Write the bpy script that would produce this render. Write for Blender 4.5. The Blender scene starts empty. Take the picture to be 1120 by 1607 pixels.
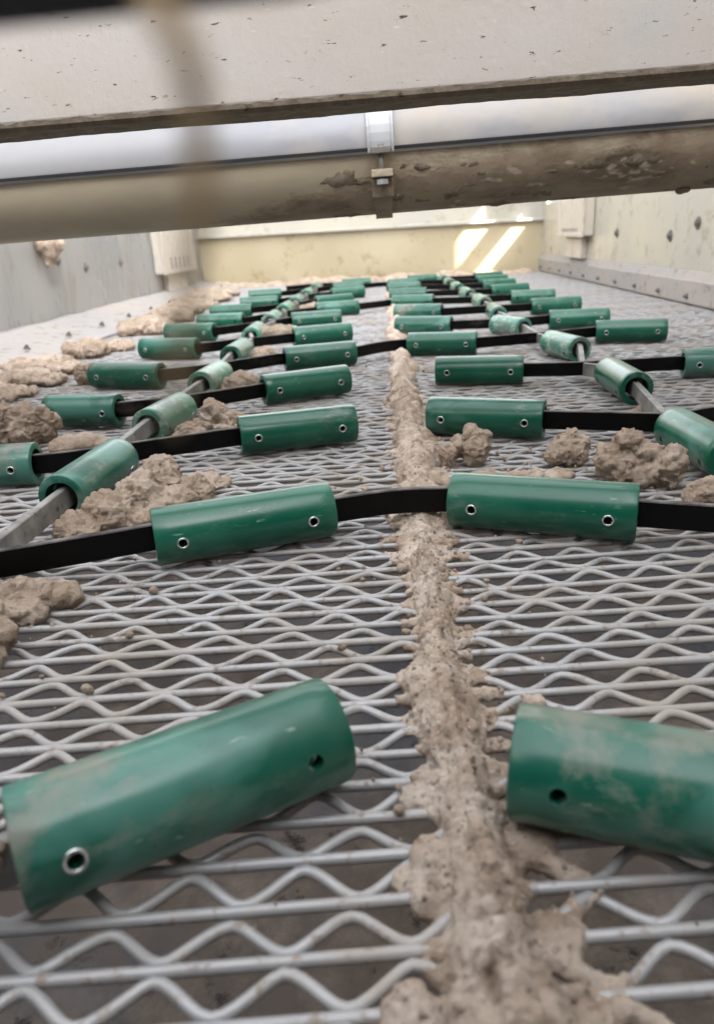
import bpy, bmesh, math, random
import numpy as np
from mathutils import Vector, Matrix, noise

scene = bpy.context.scene
COL = scene.collection
R = math.radians
random.seed(7)

# ------------------------------------------------------------------ camera
cd = bpy.data.cameras.new('camera')
cam = bpy.data.objects.new('camera', cd); COL.objects.link(cam)
cd.sensor_fit = 'VERTICAL'; cd.sensor_height = 36.0; cd.lens = 36.0 * 1150 / 1607
cd.clip_start = 0.005; cd.clip_end = 500
_r = Vector((0.99809344, 0.0341446, -0.05141616)); _u = Vector((0.03607358, 0.35323403, 0.93483925)); _f = Vector((-0.05008165, 0.93491169, -0.35132885))
cam.matrix_world = Matrix(((_r.x, _u.x, -_f.x, 0), (_r.y, _u.y, -_f.y, 0), (_r.z, _u.z, -_f.z, 0.25), (0, 0, 0, 1)))
cd.dof.use_dof = True; cd.dof.focus_distance = 0.66; cd.dof.aperture_fstop = 8.5
scene.camera = cam

# ------------------------------------------------------------------ world, sun, exposure
w = bpy.data.worlds.new("World"); scene.world = w; w.use_nodes = True
nt = w.node_tree; nt.nodes.clear()
sky = nt.nodes.new('ShaderNodeTexSky'); sky.sky_type = 'NISHITA'; sky.sun_disc = False
SUN_DIR = Vector((-0.5, 0.5, -0.575)).normalized()          # direction the light travels
sky.sun_elevation = math.asin(-SUN_DIR.z); sky.sun_rotation = R(135)
sky.dust_density = 3.0; sky.air_density = 1.0
hs = nt.nodes.new('ShaderNodeHueSaturation'); hs.inputs['Saturation'].default_value = 0.12
bg = nt.nodes.new('ShaderNodeBackground'); bg.inputs['Strength'].default_value = 0.15
wo = nt.nodes.new('ShaderNodeOutputWorld')
nt.links.new(sky.outputs[0], hs.inputs['Color']); nt.links.new(hs.outputs[0], bg.inputs[0]); nt.links.new(bg.outputs[0], wo.inputs[0])
sl = bpy.data.lights.new('sun', 'SUN'); sl.energy = 3.5; sl.angle = R(1.5); sl.color = (1.0, 0.93, 0.78)
so = bpy.data.objects.new('sun', sl); COL.objects.link(so); so.rotation_euler = SUN_DIR.to_track_quat('-Z', 'Y').to_euler(); so.location = (4, -3, 5)
scene.view_settings.view_transform = 'Standard'; scene.view_settings.look = 'None'
scene.view_settings.gamma = 1.0; scene.view_settings.use_curve_mapping = False
scene.view_settings.exposure = 3.0
scene.cycles.max_bounces = 8; scene.cycles.diffuse_bounces = 5; scene.cycles.use_denoising = True

# ------------------------------------------------------------------ materials
def ramp(nt, fac, stops):
    r = nt.nodes.new('ShaderNodeValToRGB'); e = r.color_ramp.elements
    while len(e) < len(stops): e.new(0.5)
    for i, (p, c) in enumerate(stops):
        e[i].position = p; e[i].color = (c, c, c, 1) if isinstance(c, (int, float)) else (*c, 1)
    nt.links.new(fac, r.inputs[0]); return r.outputs[0]

class M:
    def __init__(s, name, base, rough=0.5, metal=0.0, obj_rand=False):
        s.m = bpy.data.materials.new(name); s.m.use_nodes = True; s.nt = s.m.node_tree
        s.b = s.nt.nodes['Principled BSDF']; s.L = s.nt.links.new
        rgb = s.nt.nodes.new('ShaderNodeRGB'); rgb.outputs[0].default_value = (*base, 1); s.col = rgb.outputs[0]
        v = s.nt.nodes.new('ShaderNodeValue'); v.outputs[0].default_value = rough; s.r = v.outputs[0]
        s.b.inputs['Metallic'].default_value = metal; s.bump = None
        tc = s.nt.nodes.new('ShaderNodeTexCoord'); s.co = tc.outputs['Object']
        if obj_rand:
            oi = s.nt.nodes.new('ShaderNodeObjectInfo'); mu = s.nt.nodes.new('ShaderNodeMath'); mu.operation = 'MULTIPLY'; mu.inputs[1].default_value = 37.0
            s.L(oi.outputs['Random'], mu.inputs[0]); ad = s.nt.nodes.new('ShaderNodeVectorMath'); ad.operation = 'ADD'
            s.L(s.co, ad.inputs[0]); s.L(mu.outputs[0], ad.inputs[1]); s.co = ad.outputs[0]; s.rand = oi.outputs['Random']
    def scaled(s, sc):
        mp = s.nt.nodes.new('ShaderNodeMapping'); mp.inputs['Scale'].default_value = sc; s.L(s.co, mp.inputs[0]); return mp.outputs[0]
    def noise(s, scale, detail=5, rough=0.55, stretch=(1, 1, 1), dist=0.0):
        n = s.nt.nodes.new('ShaderNodeTexNoise'); n.inputs['Scale'].default_value = scale; n.inputs['Detail'].default_value = detail
        n.inputs['Roughness'].default_value = rough; n.inputs['Distortion'].default_value = dist; s.L(s.scaled(stretch), n.inputs['Vector']); return n.outputs['Fac']
    def voro(s, scale, stretch=(1, 1, 1)):
        n = s.nt.nodes.new('ShaderNodeTexVoronoi'); n.inputs['Scale'].default_value = scale; s.L(s.scaled(stretch), n.inputs['Vector']); return n.outputs['Distance']
    def mask(s, fac, a, b): return ramp(s.nt, fac, [(a, 0.0), (b, 1.0)])
    def math(s, op, a, b):
        n = s.nt.nodes.new('ShaderNodeMath'); n.operation = op
        for i, x in enumerate((a, b)):
            if isinstance(x, (int, float)): n.inputs[i].default_value = x
            else: s.L(x, n.inputs[i])
        return n.outputs[0]
    def axis(s, ax, normal=False):
        sp = s.nt.nodes.new('ShaderNodeSeparateXYZ')
        if normal: g = s.nt.nodes.new('ShaderNodeNewGeometry'); s.L(g.outputs['Normal'], sp.inputs[0])
        else: s.L(s.co, sp.inputs[0])
        return sp.outputs[ax]
    def mix(s, fac, c, rough=None):
        n = s.nt.nodes.new('ShaderNodeMix'); n.data_type = 'RGBA'; s.L(fac, n.inputs[0]); s.L(s.col, n.inputs[6])
        n.inputs[7].default_value = (*c, 1); s.col = n.outputs[2]
        if rough is not None:
            k = s.nt.nodes.new('ShaderNodeMix'); s.L(fac, k.inputs[0]); s.L(s.r, k.inputs[2]); k.inputs[3].default_value = rough; s.r = k.outputs[0]
        return s
    def addbump(s, fac, dist, strength=1.0):
        b = s.nt.nodes.new('ShaderNodeBump'); b.inputs['Distance'].default_value = dist; b.inputs['Strength'].default_value = strength
        s.L(fac, b.inputs['Height'])
        if s.bump: s.L(s.bump, b.inputs['Normal'])
        s.bump = b.outputs[0]; return s
    def done(s):
        s.L(s.col, s.b.inputs['Base Color']); s.L(s.r, s.b.inputs['Roughness'])
        if s.bump: s.L(s.bump, s.b.inputs['Normal'])
        return s.m

DUST = (0.36, 0.31, 0.26)
def mud_mat(name, base, pale, dark):
    m = M(name, base, 0.95)
    m.mix(m.mask(m.noise(28, 6), .42, .68), pale).mix(m.mask(m.noise(60, 5), .56, .72), dark)
    m.mix(m.mask(m.noise(420, 3), .62, .70), pale).mix(m.mask(m.noise(330, 3), .64, .72), dark)
    m.addbump(m.noise(700, 5, .8), .0012, 1).addbump(m.noise(180, 8, .75), .004, 1)
    m.b.inputs['Specular IOR Level'].default_value = 0.2
    return m.done()
MUD = mud_mat('dried_mud', (.57, .44, .345), (.90, .78, .67), (.28, .20, .15))
CLAY = mud_mat('clay_lump', (.48, .37, .285), (.70, .58, .48), (.26, .195, .14))
PALEMUD = mud_mat('pale_mud', (.42, .335, .26), (.58, .48, .39), (.27, .20, .15))

m = M('galvanised_wire', (.36, .36, .37), .42, .25)
m.mix(m.mask(m.noise(60, 5), .45, .7), (.37, .36, .355), .55).mix(m.mask(m.noise(140, 4), .58, .66), (.30, .26, .22), .8).mix(m.mask(m.noise(9, 5, .6), .47, .62), (.37, .34, .31), .8).mix(m.mask(m.noise(33, 6, .7), .60, .68), (.22, .18, .15), .85)
m.addbump(m.noise(500, 3), .0003, .6); WIRE = m.done()

def sleeve_mat(name, green, dust_lo, dust_hi, scuff):
    m = M(name, green, .38, 0, True)
    m.mix(m.mask(m.noise(14, 3), .4, .65), tuple(g * 1.25 + .01 for g in green))
    m.mix(m.mask(m.noise(13, 4, .5, (.6, 1, 1), .4), dust_lo, dust_hi), (.055, .185, .145), .5)
    m.mix(m.mask(m.noise(11, 6, .6), dust_lo + .07, dust_hi + .07), (.17, .19, .155), .7)
    if scuff: m.mix(m.mask(m.noise(80, 5, .7, (.5, 1, 1)), .52, .62), (.30, .40, .33), .7)
    else:
        m.mix(m.mask(m.noise(170, 3, .6, (.25, 1, 1)), .68, .74), (.22, .33, .28), .6)
        m.mix(m.math('MULTIPLY', m.mask(m.noise(45, 6, .75, (.4, 1, 1)), .54, .66), m.mask(m.noise(10, 2), .45, .6)), (.14, .20, .165), .7)
        m.mix(m.mask(m.noise(420, 2, .5), .72, .76), (.03, .03, .025), .7)
    m.addbump(m.noise(70, 4), .0006, .6); m.b.inputs['Coat Weight'].default_value = .75; m.b.inputs['Coat Roughness'].default_value = .24; m.b.inputs['Specular IOR Level'].default_value = .22
    return m.done()
GREEN = sleeve_mat('green_polyurethane', (.0002, .088, .051), .60, .70, False)
GREEN_DUSTY = sleeve_mat('green_polyurethane_dusty', (.0002, .080, .050), .48, .55, False)
GREEN_SCUFF = sleeve_mat('green_polyurethane_scuffed', (.03, .22, .13), .40, .6, True)

m = M('black_bar_steel', (.003, .0028, .003), .42, 0, True); m.b.inputs['Specular IOR Level'].default_value = .15
m.mix(m.mask(m.noise(9, 4, .55, (1, 1, 2)), .64, .74), (.05, .044, .040), .7)
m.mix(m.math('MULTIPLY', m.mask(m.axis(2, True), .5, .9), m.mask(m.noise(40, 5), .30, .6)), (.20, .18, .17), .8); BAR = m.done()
m = M('dusty_link_steel', (.17, .165, .16), .5, .2, True)
m.mix(m.mask(m.noise(30, 5), .4, .65), (.36, .35, .33), .7).mix(m.mask(m.noise(90, 5), .6, .7), (.05, .045, .04), .4); LINK = m.done()
m = M('eyelet_metal', (.62, .63, .63), .25, .9); EYE = m.done()
m = M('bolt_metal', (.20, .185, .17), .5, .4); BOLT = m.done()

m = M('wall_paint_grey', (.27, .275, .285), .26)
m.mix(m.mask(m.noise(3, 5, .6, (1, 1, .25)), .4, .7), (.35, .345, .33), .34).mix(m.mask(m.noise(14, 6, .7, (1, 1, .3)), .54, .72), (.27, .235, .19), .8)
m.mix(m.mask(m.noise(30, 7, .75, (1, 1, .15)), .66, .78), (.36, .32, .27), .85)
m.addbump(m.noise(6, 3), .01, .25); WALLG = m.done()
m = M('wall_paint_cream', (.50, .47, .40), .28)
m.mix(m.mask(m.noise(3, 5, .6, (1, 1, .3)), .4, .7), (.43, .42, .38), .35).mix(m.mask(m.noise(12, 6, .7), .54, .68), (.36, .31, .24), .8)
m.mix(m.mask(m.noise(30, 7, .75, (1, 1, .15)), .63, .75), (.44, .38, .30), .85)
m.addbump(m.noise(6, 3), .01, .25); WALLC = m.done()
m = M('skirt_rubber', (.34, .325, .32), .7)
m.mix(m.mask(m.noise(5, 6, .6, (.4, .4, 1)), .42, .65), (.40, .355, .325), .9).mix(m.mask(m.noise(25, 6, .7), .55, .66), (.24, .195, .16), .9); SKIRT = m.done()
m = M('end_panel_yellow', (.44, .375, .25), .4)
m.mix(m.mask(m.noise(2.5, 5), .42, .68), (.50, .44, .31), .5).mix(m.mask(m.noise(9, 6, .7), .56, .70), (.33, .26, .15), .8); ENDM = m.done()

m = M('beam_paint', (.76, .70, .655), .55)
m.mix(m.mask(m.noise(5, 5, .6, (.5, 1, 1)), .4, .65), (.70, .61, .53), .65).mix(m.mask(m.noise(4, 4, .6), .5, .7), (.66, .66, .66), .5)
m.mix(m.mask(m.noise(230, 4, .7, (.3, 1, 1)), .635, .665), (.13, .09, .06), .9).mix(m.mask(m.noise(260, 3, .7, (.35, 1, 1)), .66, .69), (.85, .80, .70), .8)
m.mix(m.mask(m.noise(110, 5, .75, (.3, 1, 1)), .64, .69), (.45, .37, .28), .9)
m.addbump(m.noise(150, 4, .7), .0008, .6); BEAM = m.done()
m = M('caked_dirt', (.17, .135, .095), .95)
m.mix(m.mask(m.noise(60, 6, .7), .45, .65), (.25, .20, .15)).mix(m.mask(m.noise(90, 5, .7), .60, .70), (.035, .025, .02))
m.addbump(m.noise(120, 5), .003, 1); DIRT = m.done()

m = M('pipe_paint', (.50, .44, .32), .36)
m.mix(m.mask(m.noise(5, 6, .6, (.35, 1, 1)), .42, .66), (.36, .30, .23), .55).mix(m.mask(m.noise(7, 4, .6, (.3, 1, 1)), .52, .72), (.54, .48, .34), .5)
stain = m.math('ADD', m.math('MULTIPLY', m.noise(9, 7, .75, (.6, 1, 1)), .55), m.math('ADD', m.math('MULTIPLY', m.axis(2), -3.6), m.math('MULTIPLY', m.math('MINIMUM', m.axis(0), .1), .75)))
low = m.mask(stain, .36, .44)
band = m.mask(m.axis(1), -.078, -.070)                       # leaves the underside cleaner than the front
m.mix(low, (.33, .265, .195), .85).mix(m.math('MULTIPLY', low, m.mask(m.noise(14, 6, .7, (.5, 1, 1)), .42, .6)), (.20, .15, .105), .9)
m.mix(m.math('MULTIPLY', low, m.mask(m.noise(26, 4, .6, (.5, 1, 1)), .60, .64)), (.48, .41, .31), .8)
m.addbump(m.math('MULTIPLY', low, m.noise(60, 5)), .004, .7); PIPE = m.done()
m = M('cover_sheet', (.33, .33, .345), .38, .15)
m.mix(m.mask(m.noise(4, 5, .6, (.4, 1, 1)), .42, .66), (.28, .29, .33), .3).mix(m.mask(m.noise(6, 5, .6, (.5, 1, 1)), .52, .7), (.50, .45, .39), .7); COVER = m.done()
m = M('galvanised_strap', (.42, .43, .45), .45, .4); m.mix(m.mask(m.noise(60, 4), .5, .7), (.40, .42, .45), .5); STRAP = m.done()
m = M('box_plastic', (.58, .53, .46), .5); m.mix(m.mask(m.noise(20, 5), .5, .7), (.48, .42, .36), .7); BOX = m.done()
m = M('rubber_lip_and_shade', (.012, .011, .012), .8); LIPM = m.done()  # black of the lip, also of the seam shade strip and the rear blocker
m = M('twine', (.50, .37, .22), .9); m.mix(m.mask(m.noise(300, 3), .45, .6), (.38, .27, .16)); TWINE = m.done()
m = M('under_pan', (.135, .108, .09), .6)
m.mix(m.mask(m.noise(17, 6, .7), .44, .60), (.26, .215, .18), .9).mix(m.mask(m.noise(3.5, 6, .6), .45, .6), (.085, .095, .12), .3).mix(m.mask(m.noise(9, 7, .7), .52, .66), (.17, .135, .11), .95).mix(m.mask(m.noise(30, 5, .7), .6, .7), (.04, .032, .028), .9); PAN = m.done()
m = M('ground_soil', (.22, .19, .15), .95); m.mix(m.mask(m.noise(2, 6), .45, .65), (.16, .135, .11)); SOIL = m.done()
m = M('shade_wall_grey', (.30, .30, .30), .6); m.mix(m.mask(m.noise(1.2, 5), .45, .65), (.38, .37, .35)); SHADEW = m.done()

# ------------------------------------------------------------------ helpers
def link(name, me, mat=None, parent=None, smooth=False):
    o = bpy.data.objects.new(name, me); COL.objects.link(o)
    if mat: me.materials.append(mat)
    if smooth:
        me.polygons.foreach_set('use_smooth', [True] * len(me.polygons))
    if parent: o.parent = parent
    return o
def from_bm(name, bm, mat, parent=None, smooth=False):
    me = bpy.data.meshes.new(name); bm.to_mesh(me); bm.free(); return link(name, me, mat, parent, smooth)
def tag(o, label=None, cat=None, group=None, kind=None):
    if label: o['label'] = label
    if cat: o['category'] = cat
    if group: o['group'] = group
    if kind: o['kind'] = kind
    return o
def empty(name, loc=(0, 0, 0), rz=0.0):
    o = bpy.data.objects.new(name, None); COL.objects.link(o); o.location = loc; o.rotation_euler.z = rz; o.empty_display_size = .02; return o
def mesh_np(name, V, F, mat, parent=None, smooth=True):
    V = np.asarray(V, np.float32); F = np.asarray(F, np.int32); me = bpy.data.meshes.new(name)
    me.vertices.add(len(V)); me.vertices.foreach_set('co', V.ravel())
    me.loops.add(F.size); me.loops.foreach_set('vertex_index', F.ravel())
    me.polygons.add(len(F)); me.polygons.foreach_set('loop_start', np.arange(0, F.size, F.shape[1], dtype=np.int32))
    me.polygons.foreach_set('loop_total', np.full(len(F), F.shape[1], np.int32)); me.update(calc_edges=True); me.validate()
    return link(name, me, mat, parent, smooth)
def box(bm, x0, x1, y0, y1, z0, z1, bevel=0.0):
    r = bmesh.ops.create_cube(bm, size=1.0); vs = r['verts']
    for v in vs: v.co = Vector(((x0 + x1) / 2 + v.co.x * (x1 - x0), (y0 + y1) / 2 + v.co.y * (y1 - y0), (z0 + z1) / 2 + v.co.z * (z1 - z0)))
    if bevel > 0:
        es = list({e for v in vs for e in v.link_edges}); bmesh.ops.bevel(bm, geom=es, offset=bevel, segments=2, affect='EDGES', profile=.6)
    return vs
def box_obj(name, dims, mat, parent=None, bevel=0.0):
    bm = bmesh.new(); box(bm, *dims, bevel); return from_bm(name, bm, mat, parent)
def tube_path(pts, rads, sides=8):
    """verts, quads of a tube following pts"""
    P = np.asarray(pts, float); n = len(P); T = np.gradient(P, axis=0); T /= np.linalg.norm(T, axis=1)[:, None] + 1e-12
    up = np.array([0, 0, 1.0]); S = np.cross(T, up); bad = np.linalg.norm(S, axis=1) < 1e-3; S[bad] = (1, 0, 0); S /= np.linalg.norm(S, axis=1)[:, None]; U = np.cross(S, T)
    a = np.linspace(0, 2 * np.pi, sides, endpoint=False); rads = np.broadcast_to(np.asarray(rads, float), (n,))
    V = P[:, None] + rads[:, None, None] * (np.cos(a)[None, :, None] * S[:, None] + np.sin(a)[None, :, None] * U[:, None])
    i = np.arange(n - 1)[:, None] * sides; j = np.arange(sides)[None]; k = (j + 1) % sides
    F = np.stack([i + j, i + k, i + sides + k, i + sides + j], -1).reshape(-1, 4)
    return V.reshape(-1, 3), F
def merge(parts):
    Vs, Fs, o = [], [], 0
    for V, F in parts: Vs.append(V); Fs.append(F + o); o += len(V)
    return np.concatenate(Vs), np.concatenate(Fs)

def evaluated(o):
    dg = bpy.context.evaluated_depsgraph_get(); dg.update(); return bpy.data.meshes.new_from_object(o.evaluated_get(dg))
def kill(o):
    me = o.data; bpy.data.objects.remove(o); bpy.data.meshes.remove(me)
def clump(name, blobs, tubes, voxel, amp, freq, mat, parent=None, origin=(0, 0, 0), smooth_it=2, seed=0.0, extra=True, fine=.35, crack=0.0):
    """union of ellipsoids and tapered tubes, remeshed to one skin and roughened"""
    bm = bmesh.new()
    for (x, y, z, rx, ry, rz, rot) in blobs:
        mtx = Matrix.Translation((x, y, z)) @ Matrix.Rotation(rot, 4, 'Z') @ Matrix.Diagonal((rx, ry, rz, 1))
        bmesh.ops.create_icosphere(bm, subdivisions=2, radius=1.0, matrix=mtx)
    me = bpy.data.meshes.new('tmp'); bm.to_mesh(me); bm.free()
    if tubes:
        V0 = np.empty(len(me.vertices) * 3, np.float32); me.vertices.foreach_get('co', V0); V0 = V0.reshape(-1, 3)
        F0 = [tuple(p.vertices) for p in me.polygons]; V, F = merge(tubes); off = len(V0); s = 8
        FF = [tuple(int(q) + off for q in f) for f in F]
        o2 = 0
        for tv, tf in tubes:
            FF.append(tuple(off + o2 + q for q in range(s - 1, -1, -1))); FF.append(tuple(off + o2 + len(tv) - s + q for q in range(s))); o2 += len(tv)
        me2 = bpy.data.meshes.new('tmp2'); me2.from_pydata([tuple(map(float, v)) for v in np.concatenate([V0, V])], [], F0 + FF); bpy.data.meshes.remove(me); me = me2
    o = bpy.data.objects.new('tmp', me); COL.objects.link(o)
    md = o.modifiers.new('r', 'REMESH'); md.mode = 'VOXEL'; md.voxel_size = voxel; md.use_smooth_shade = True
    if smooth_it: sm = o.modifiers.new('s', 'SMOOTH'); sm.factor = .5; sm.iterations = smooth_it
    res = evaluated(o); kill(o); res.name = name
    n = len(res.vertices); co = np.empty(n * 3, np.float32); no = np.empty(n * 3, np.float32)
    res.vertices.foreach_get('co', co); res.vertices.foreach_get('normal', no) if False else res.vertex_normals.foreach_get('vector', no)
    co = co.reshape(-1, 3); no = no.reshape(-1, 3); d = np.empty(n, np.float32); sv = Vector((seed, seed * .7, 3.1))
    for i in range(n):
        p = Vector(co[i]); q = p * freq + sv
        v = noise.fractal(q, 0.8, 2.1, 5)
        if extra: v += .5 * noise.noise(q * .45) + .7 * (0.5 - abs(noise.noise(q * 1.7 + sv)))
        if crack:
            f1, f2 = noise.voronoi(q * .8 + sv + Vector((v, v, v)) * .3)[0][:2]; v += crack * (min(.35, f2 - f1) - .2) + crack * .35 * (.5 - f1)
        v += fine * (noise.noise(q * 4.3) + .8 * noise.noise(q * 9.1))
        d[i] = v
    co += no * (d * amp)[:, None]; co -= np.array(origin, np.float32)
    res.vertices.foreach_set('co', co.ravel().astype(np.float32)); res.update()
    ob = link(name, res, mat, parent, True); ob.location = origin; return ob

# ------------------------------------------------------------------ layout constants (metres; wire screen top at z = 0)
XL, XR, YE = -1.12, .94, 4.70
TR, TL = .0243, .148            # sleeve radius, length
ZB = .0250                      # bar / sleeve axis height
SP, PER, WD, SK = .0226, .0477, .00265, .07   # wire spacing, crimp period, wire radius, skew

# ------------------------------------------------------------------ setting
g = box_obj('ground', (-60, 60, -60, 60, -.72, -.70), SOIL); tag(g, kind='structure')

# lower pan under the screen
bm = bmesh.new(); bmesh.ops.create_grid(bm, x_segments=90, y_segments=200, size=.5)
for v in bm.verts:
    v.co = Vector(((XL + XR) / 2 + v.co.x * 2.3, 1.9 + v.co.y * 6.0, -.17)); v.co.z += .016 * noise.fractal(v.co * 5, .8, 2, 4) + .008 * noise.noise(v.co * 30)
pan = from_bm('lower_pan', bm, PAN, None, True); tag(pan, 'dark dirty pan seen through the gaps of the wire screen', 'pan')
# mud that dropped through, on the pan
for (x, y, rx, ry, rz, lab) in ((.13, .165, .07, .022, .05, 'brown mud heap under the screen at the bottom right of the mud ridge'), (-.14, .10, .12, .035, .05, 'brown mud heap under the screen below the nearest left sleeve')):
    bl = [(x + random.uniform(-.8, .8) * rx, y + random.uniform(-.7, .7) * ry, -.13 + random.uniform(-.02, .02), rx * .5, ry * .8, rz, random.random()) for _ in range(9)]
    o = clump('mud_heap', bl, None, .006, .008, 30, MUD, None, (x, y, -.17)); tag(o, lab, 'mud', 'mud heaps under the screen')

# ------------------------------------------------------------------ wire screen
def zig(x):      # rounded zigzag, -1..1
    s = np.sin(2 * np.pi * x); return np.arcsin(s * .80) / math.asin(.80)
def wire_y(i, x): return .1985 + SP * i + SK * (x + .025) + .0008 * np.sin(i * 12.9 + x * 9)
def zig_pts(i, x):
    ph = 0.0 if i % 2 == 0 else .5      # row i lies between straight wire i and i + 1
    yc = wire_y(i, x) + SP * .47
    return yc + .0074 * zig((x + .0455 + SK * 0) / PER + .25 + ph + .5)
scr = empty('wire_screen', (0, 0, 0)); tag(scr, 'grey steel screen of straight and zigzag wires that spans between the two side walls', 'wire screen')
X0, X1 = -.86, XR - .002
straight, crimped = [], []
i0, i1 = -12, int((YE - .1985) / SP)
for i in range(i0, i1):
    near = i < 60
    xs = np.linspace(X0, X1, 60 if near else 24); y = wire_y(i, xs)
    if y.max() > YE + .06: continue
    z = -WD + .0012 * np.sin(i * 7.1 + xs * 6) - .0004
    straight.append(tube_path(np.stack([xs, y, z], 1), WD * (1 + .05 * math.sin(i * 3.3)), 8 if near else 5))
    n = int((X1 - X0) / PER * (12 if near else 8)); xs = np.linspace(X0, X1, n); jx = .0022 * math.sin(i * 5.7)
    y = zig_pts(i, xs + jx); zz = -WD - .001 + .0014 * np.sin(2 * np.pi * xs / PER) + .0008 * np.sin(i * 2.3 + xs * 11)
    crimped.append(tube_path(np.stack([xs, y, zz], 1), WD * .98, 8 if near else 5))
V, F = merge(straight); mesh_np('straight_wires', V, F, WIRE, scr)
V, F = merge(crimped); mesh_np('zigzag_wires', V, F, WIRE, scr)

# ------------------------------------------------------------------ mud ridge over the centre strip of the screen
rnd = random.Random(11)
def ridge_c(y): return .026 + .003 * math.sin(y * 9) + .002 * math.sin(y * 31) + max(0, .25 - y) * .06
def ridge_w(y):
    wd = .0138 + .0022 * noise.noise(Vector((y * 40, 1, 1))) + .003 * math.sin(y * 23) + .002 * math.sin(y * 57)
    if y < .25: wd += (.25 - y) * .14
    if y > .62: wd += .006
    return wd
def ridge_h(y): return .0165 + (.005 if y > .66 else 0) + (max(0, .27 - y) * .06) + .002 * math.sin(y * 41)
def ridge_blobs(y0, y1, step):
    b = []; y = y0
    while y < y1:
        wd, h, c = ridge_w(y), ridge_h(y), ridge_c(y)
        if .55 < y < .63: h = .009
        b.append((c + rnd.uniform(-.003, .003), y, -.002, wd * .5, step * rnd.uniform(.8, 1.5), h + .004, 0))
        b.append((c + rnd.uniform(-.002, .002), y, -.004, wd, step * 1.5, h * .8 + .004 + rnd.uniform(-.001, .0025), 0))
        if y > .62 or rnd.random() < .15: b.append((c + rnd.choice((-1, 1)) * wd * rnd.uniform(.4, .8), y + rnd.uniform(-.5, .5) * step, 0, wd * .5, step * rnd.uniform(.6, 1.2), h * rnd.uniform(.5, .8), rnd.uniform(-.5, .5)))
        y += step
    return b
tubes = []
def arm(pts, r0, r1):
    n = len(pts); tubes.append(tube_path(pts, np.linspace(1, 0, n) ** 1.3 * (r0 - r1) + r1, 8))
for i in range(-6, 45):
    yb = wire_y(i, .025); big = 1.25 if i < 4 else 1.0
    for s in (-1, 1):
        ln = rnd.uniform(.004, .013) * (1.4 if s > 0 else .9); xe = ridge_c(yb) + s * ridge_w(yb)
        xs = np.linspace(xe - s * .008, xe + s * ln, 9)
        arm(np.stack([xs, wire_y(i, xs), np.full(9, -WD)], 1), .0048 * rnd.uniform(.7, 1.4) * big, WD * 1.08)
        ln = rnd.uniform(.006, .020) * (1.5 if s > 0 else .8)
        xs = np.linspace(xe - s * .008, xe + s * ln, 14)
        jx = .0022 * math.sin(i * 5.7)
        arm(np.stack([xs, zig_pts(i, xs + jx), np.full(14, -WD - .001)], 1), .0055 * rnd.uniform(.6, 1.4) * big, WD * 1.08)
blobs = ridge_blobs(.03, 1.22, .010)
for (x, y, z, rx, ry, rz) in ((.010, .228, -.004, .012, .014, .010), (.003, .232, -.004, .010, .009, .007), (.010, .240, .000, .010, .012, .009), (.007, .281, -.004, .010, .009, .007), (.008, .385, -.004, .008, .008, .005),
     (.076, .354, -.002, .006, .005, .004), (.052, .250, -.003, .014, .012, .008), (.066, .262, -.005, .011, .008, .006), (.056, .206, -.004, .012, .013, .007), (.0, .17, -.004, .012, .018, .010), (.058, .166, -.006, .010, .018, .009),
          (.05, .66, -.003, .020, .014, .010), (.054, .70, -.003, .016, .012, .008), (.004, .68, -.003, .014, .014, .010), (.03, .69, .002, .018, .03, .020), (.062, .735, -.003, .018, .008, .006)):
    blobs.append((x, y, z, rx, ry, rz, 0))
ridge = empty('mud_ridge', (.026, .03, 0)); tag(ridge, 'long ridge of dried pale mud running up the middle of the wire screen', 'mud ridge')
a = clump('near_crust', blobs, tubes, .0012, .0017, 80, MUD, None, (0, 0, 0), 2, fine=.42, crack=.5); a.parent = ridge; a.location = (-.026, -.03, 0)
rg = np.random.default_rng(5); mv = a.data.vertices; cand = [v for v in mv if v.normal.z > .15 and v.co.y < .75]
gv, gf, gb = [], [], [[], []]
ico = bmesh.new(); bmesh.ops.create_icosphere(ico, subdivisions=1, radius=1.0); IV = np.array([v.co for v in ico.verts]); IF = np.array([[v.index for v in f.verts] for f in ico.faces]); ico.free()
for q in range(1500):
    v = cand[int(rg.integers(len(cand)))]; s = .0004 + .0011 * float(rg.random()) ** 3; sc = s * (1 + .5 * (rg.random(3) - .5)); P = IV * sc * (1 + .35 * (rg.random((len(IV), 1)) - .5)) + np.array(v.co + v.normal * s * .3)
    gb[0 if rg.random() < .6 else 1].append((P, IF))
for q, (nm, mt) in enumerate((('pale_grit', PALEMUD), ('dark_grit', CLAY))):
    V, F = merge(gb[q]); o = mesh_np(nm, V, F, mt, ridge, False); o.location = (-.026, -.03, 0); tag(o, kind='stuff')
b = clump('far_crust', ridge_blobs(1.20, YE - .05, .02), None, .004, .003, 60, MUD, None, (0, 0, 0), 1); b.parent = ridge; b.location = (-.026, -.03, 0)

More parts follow.
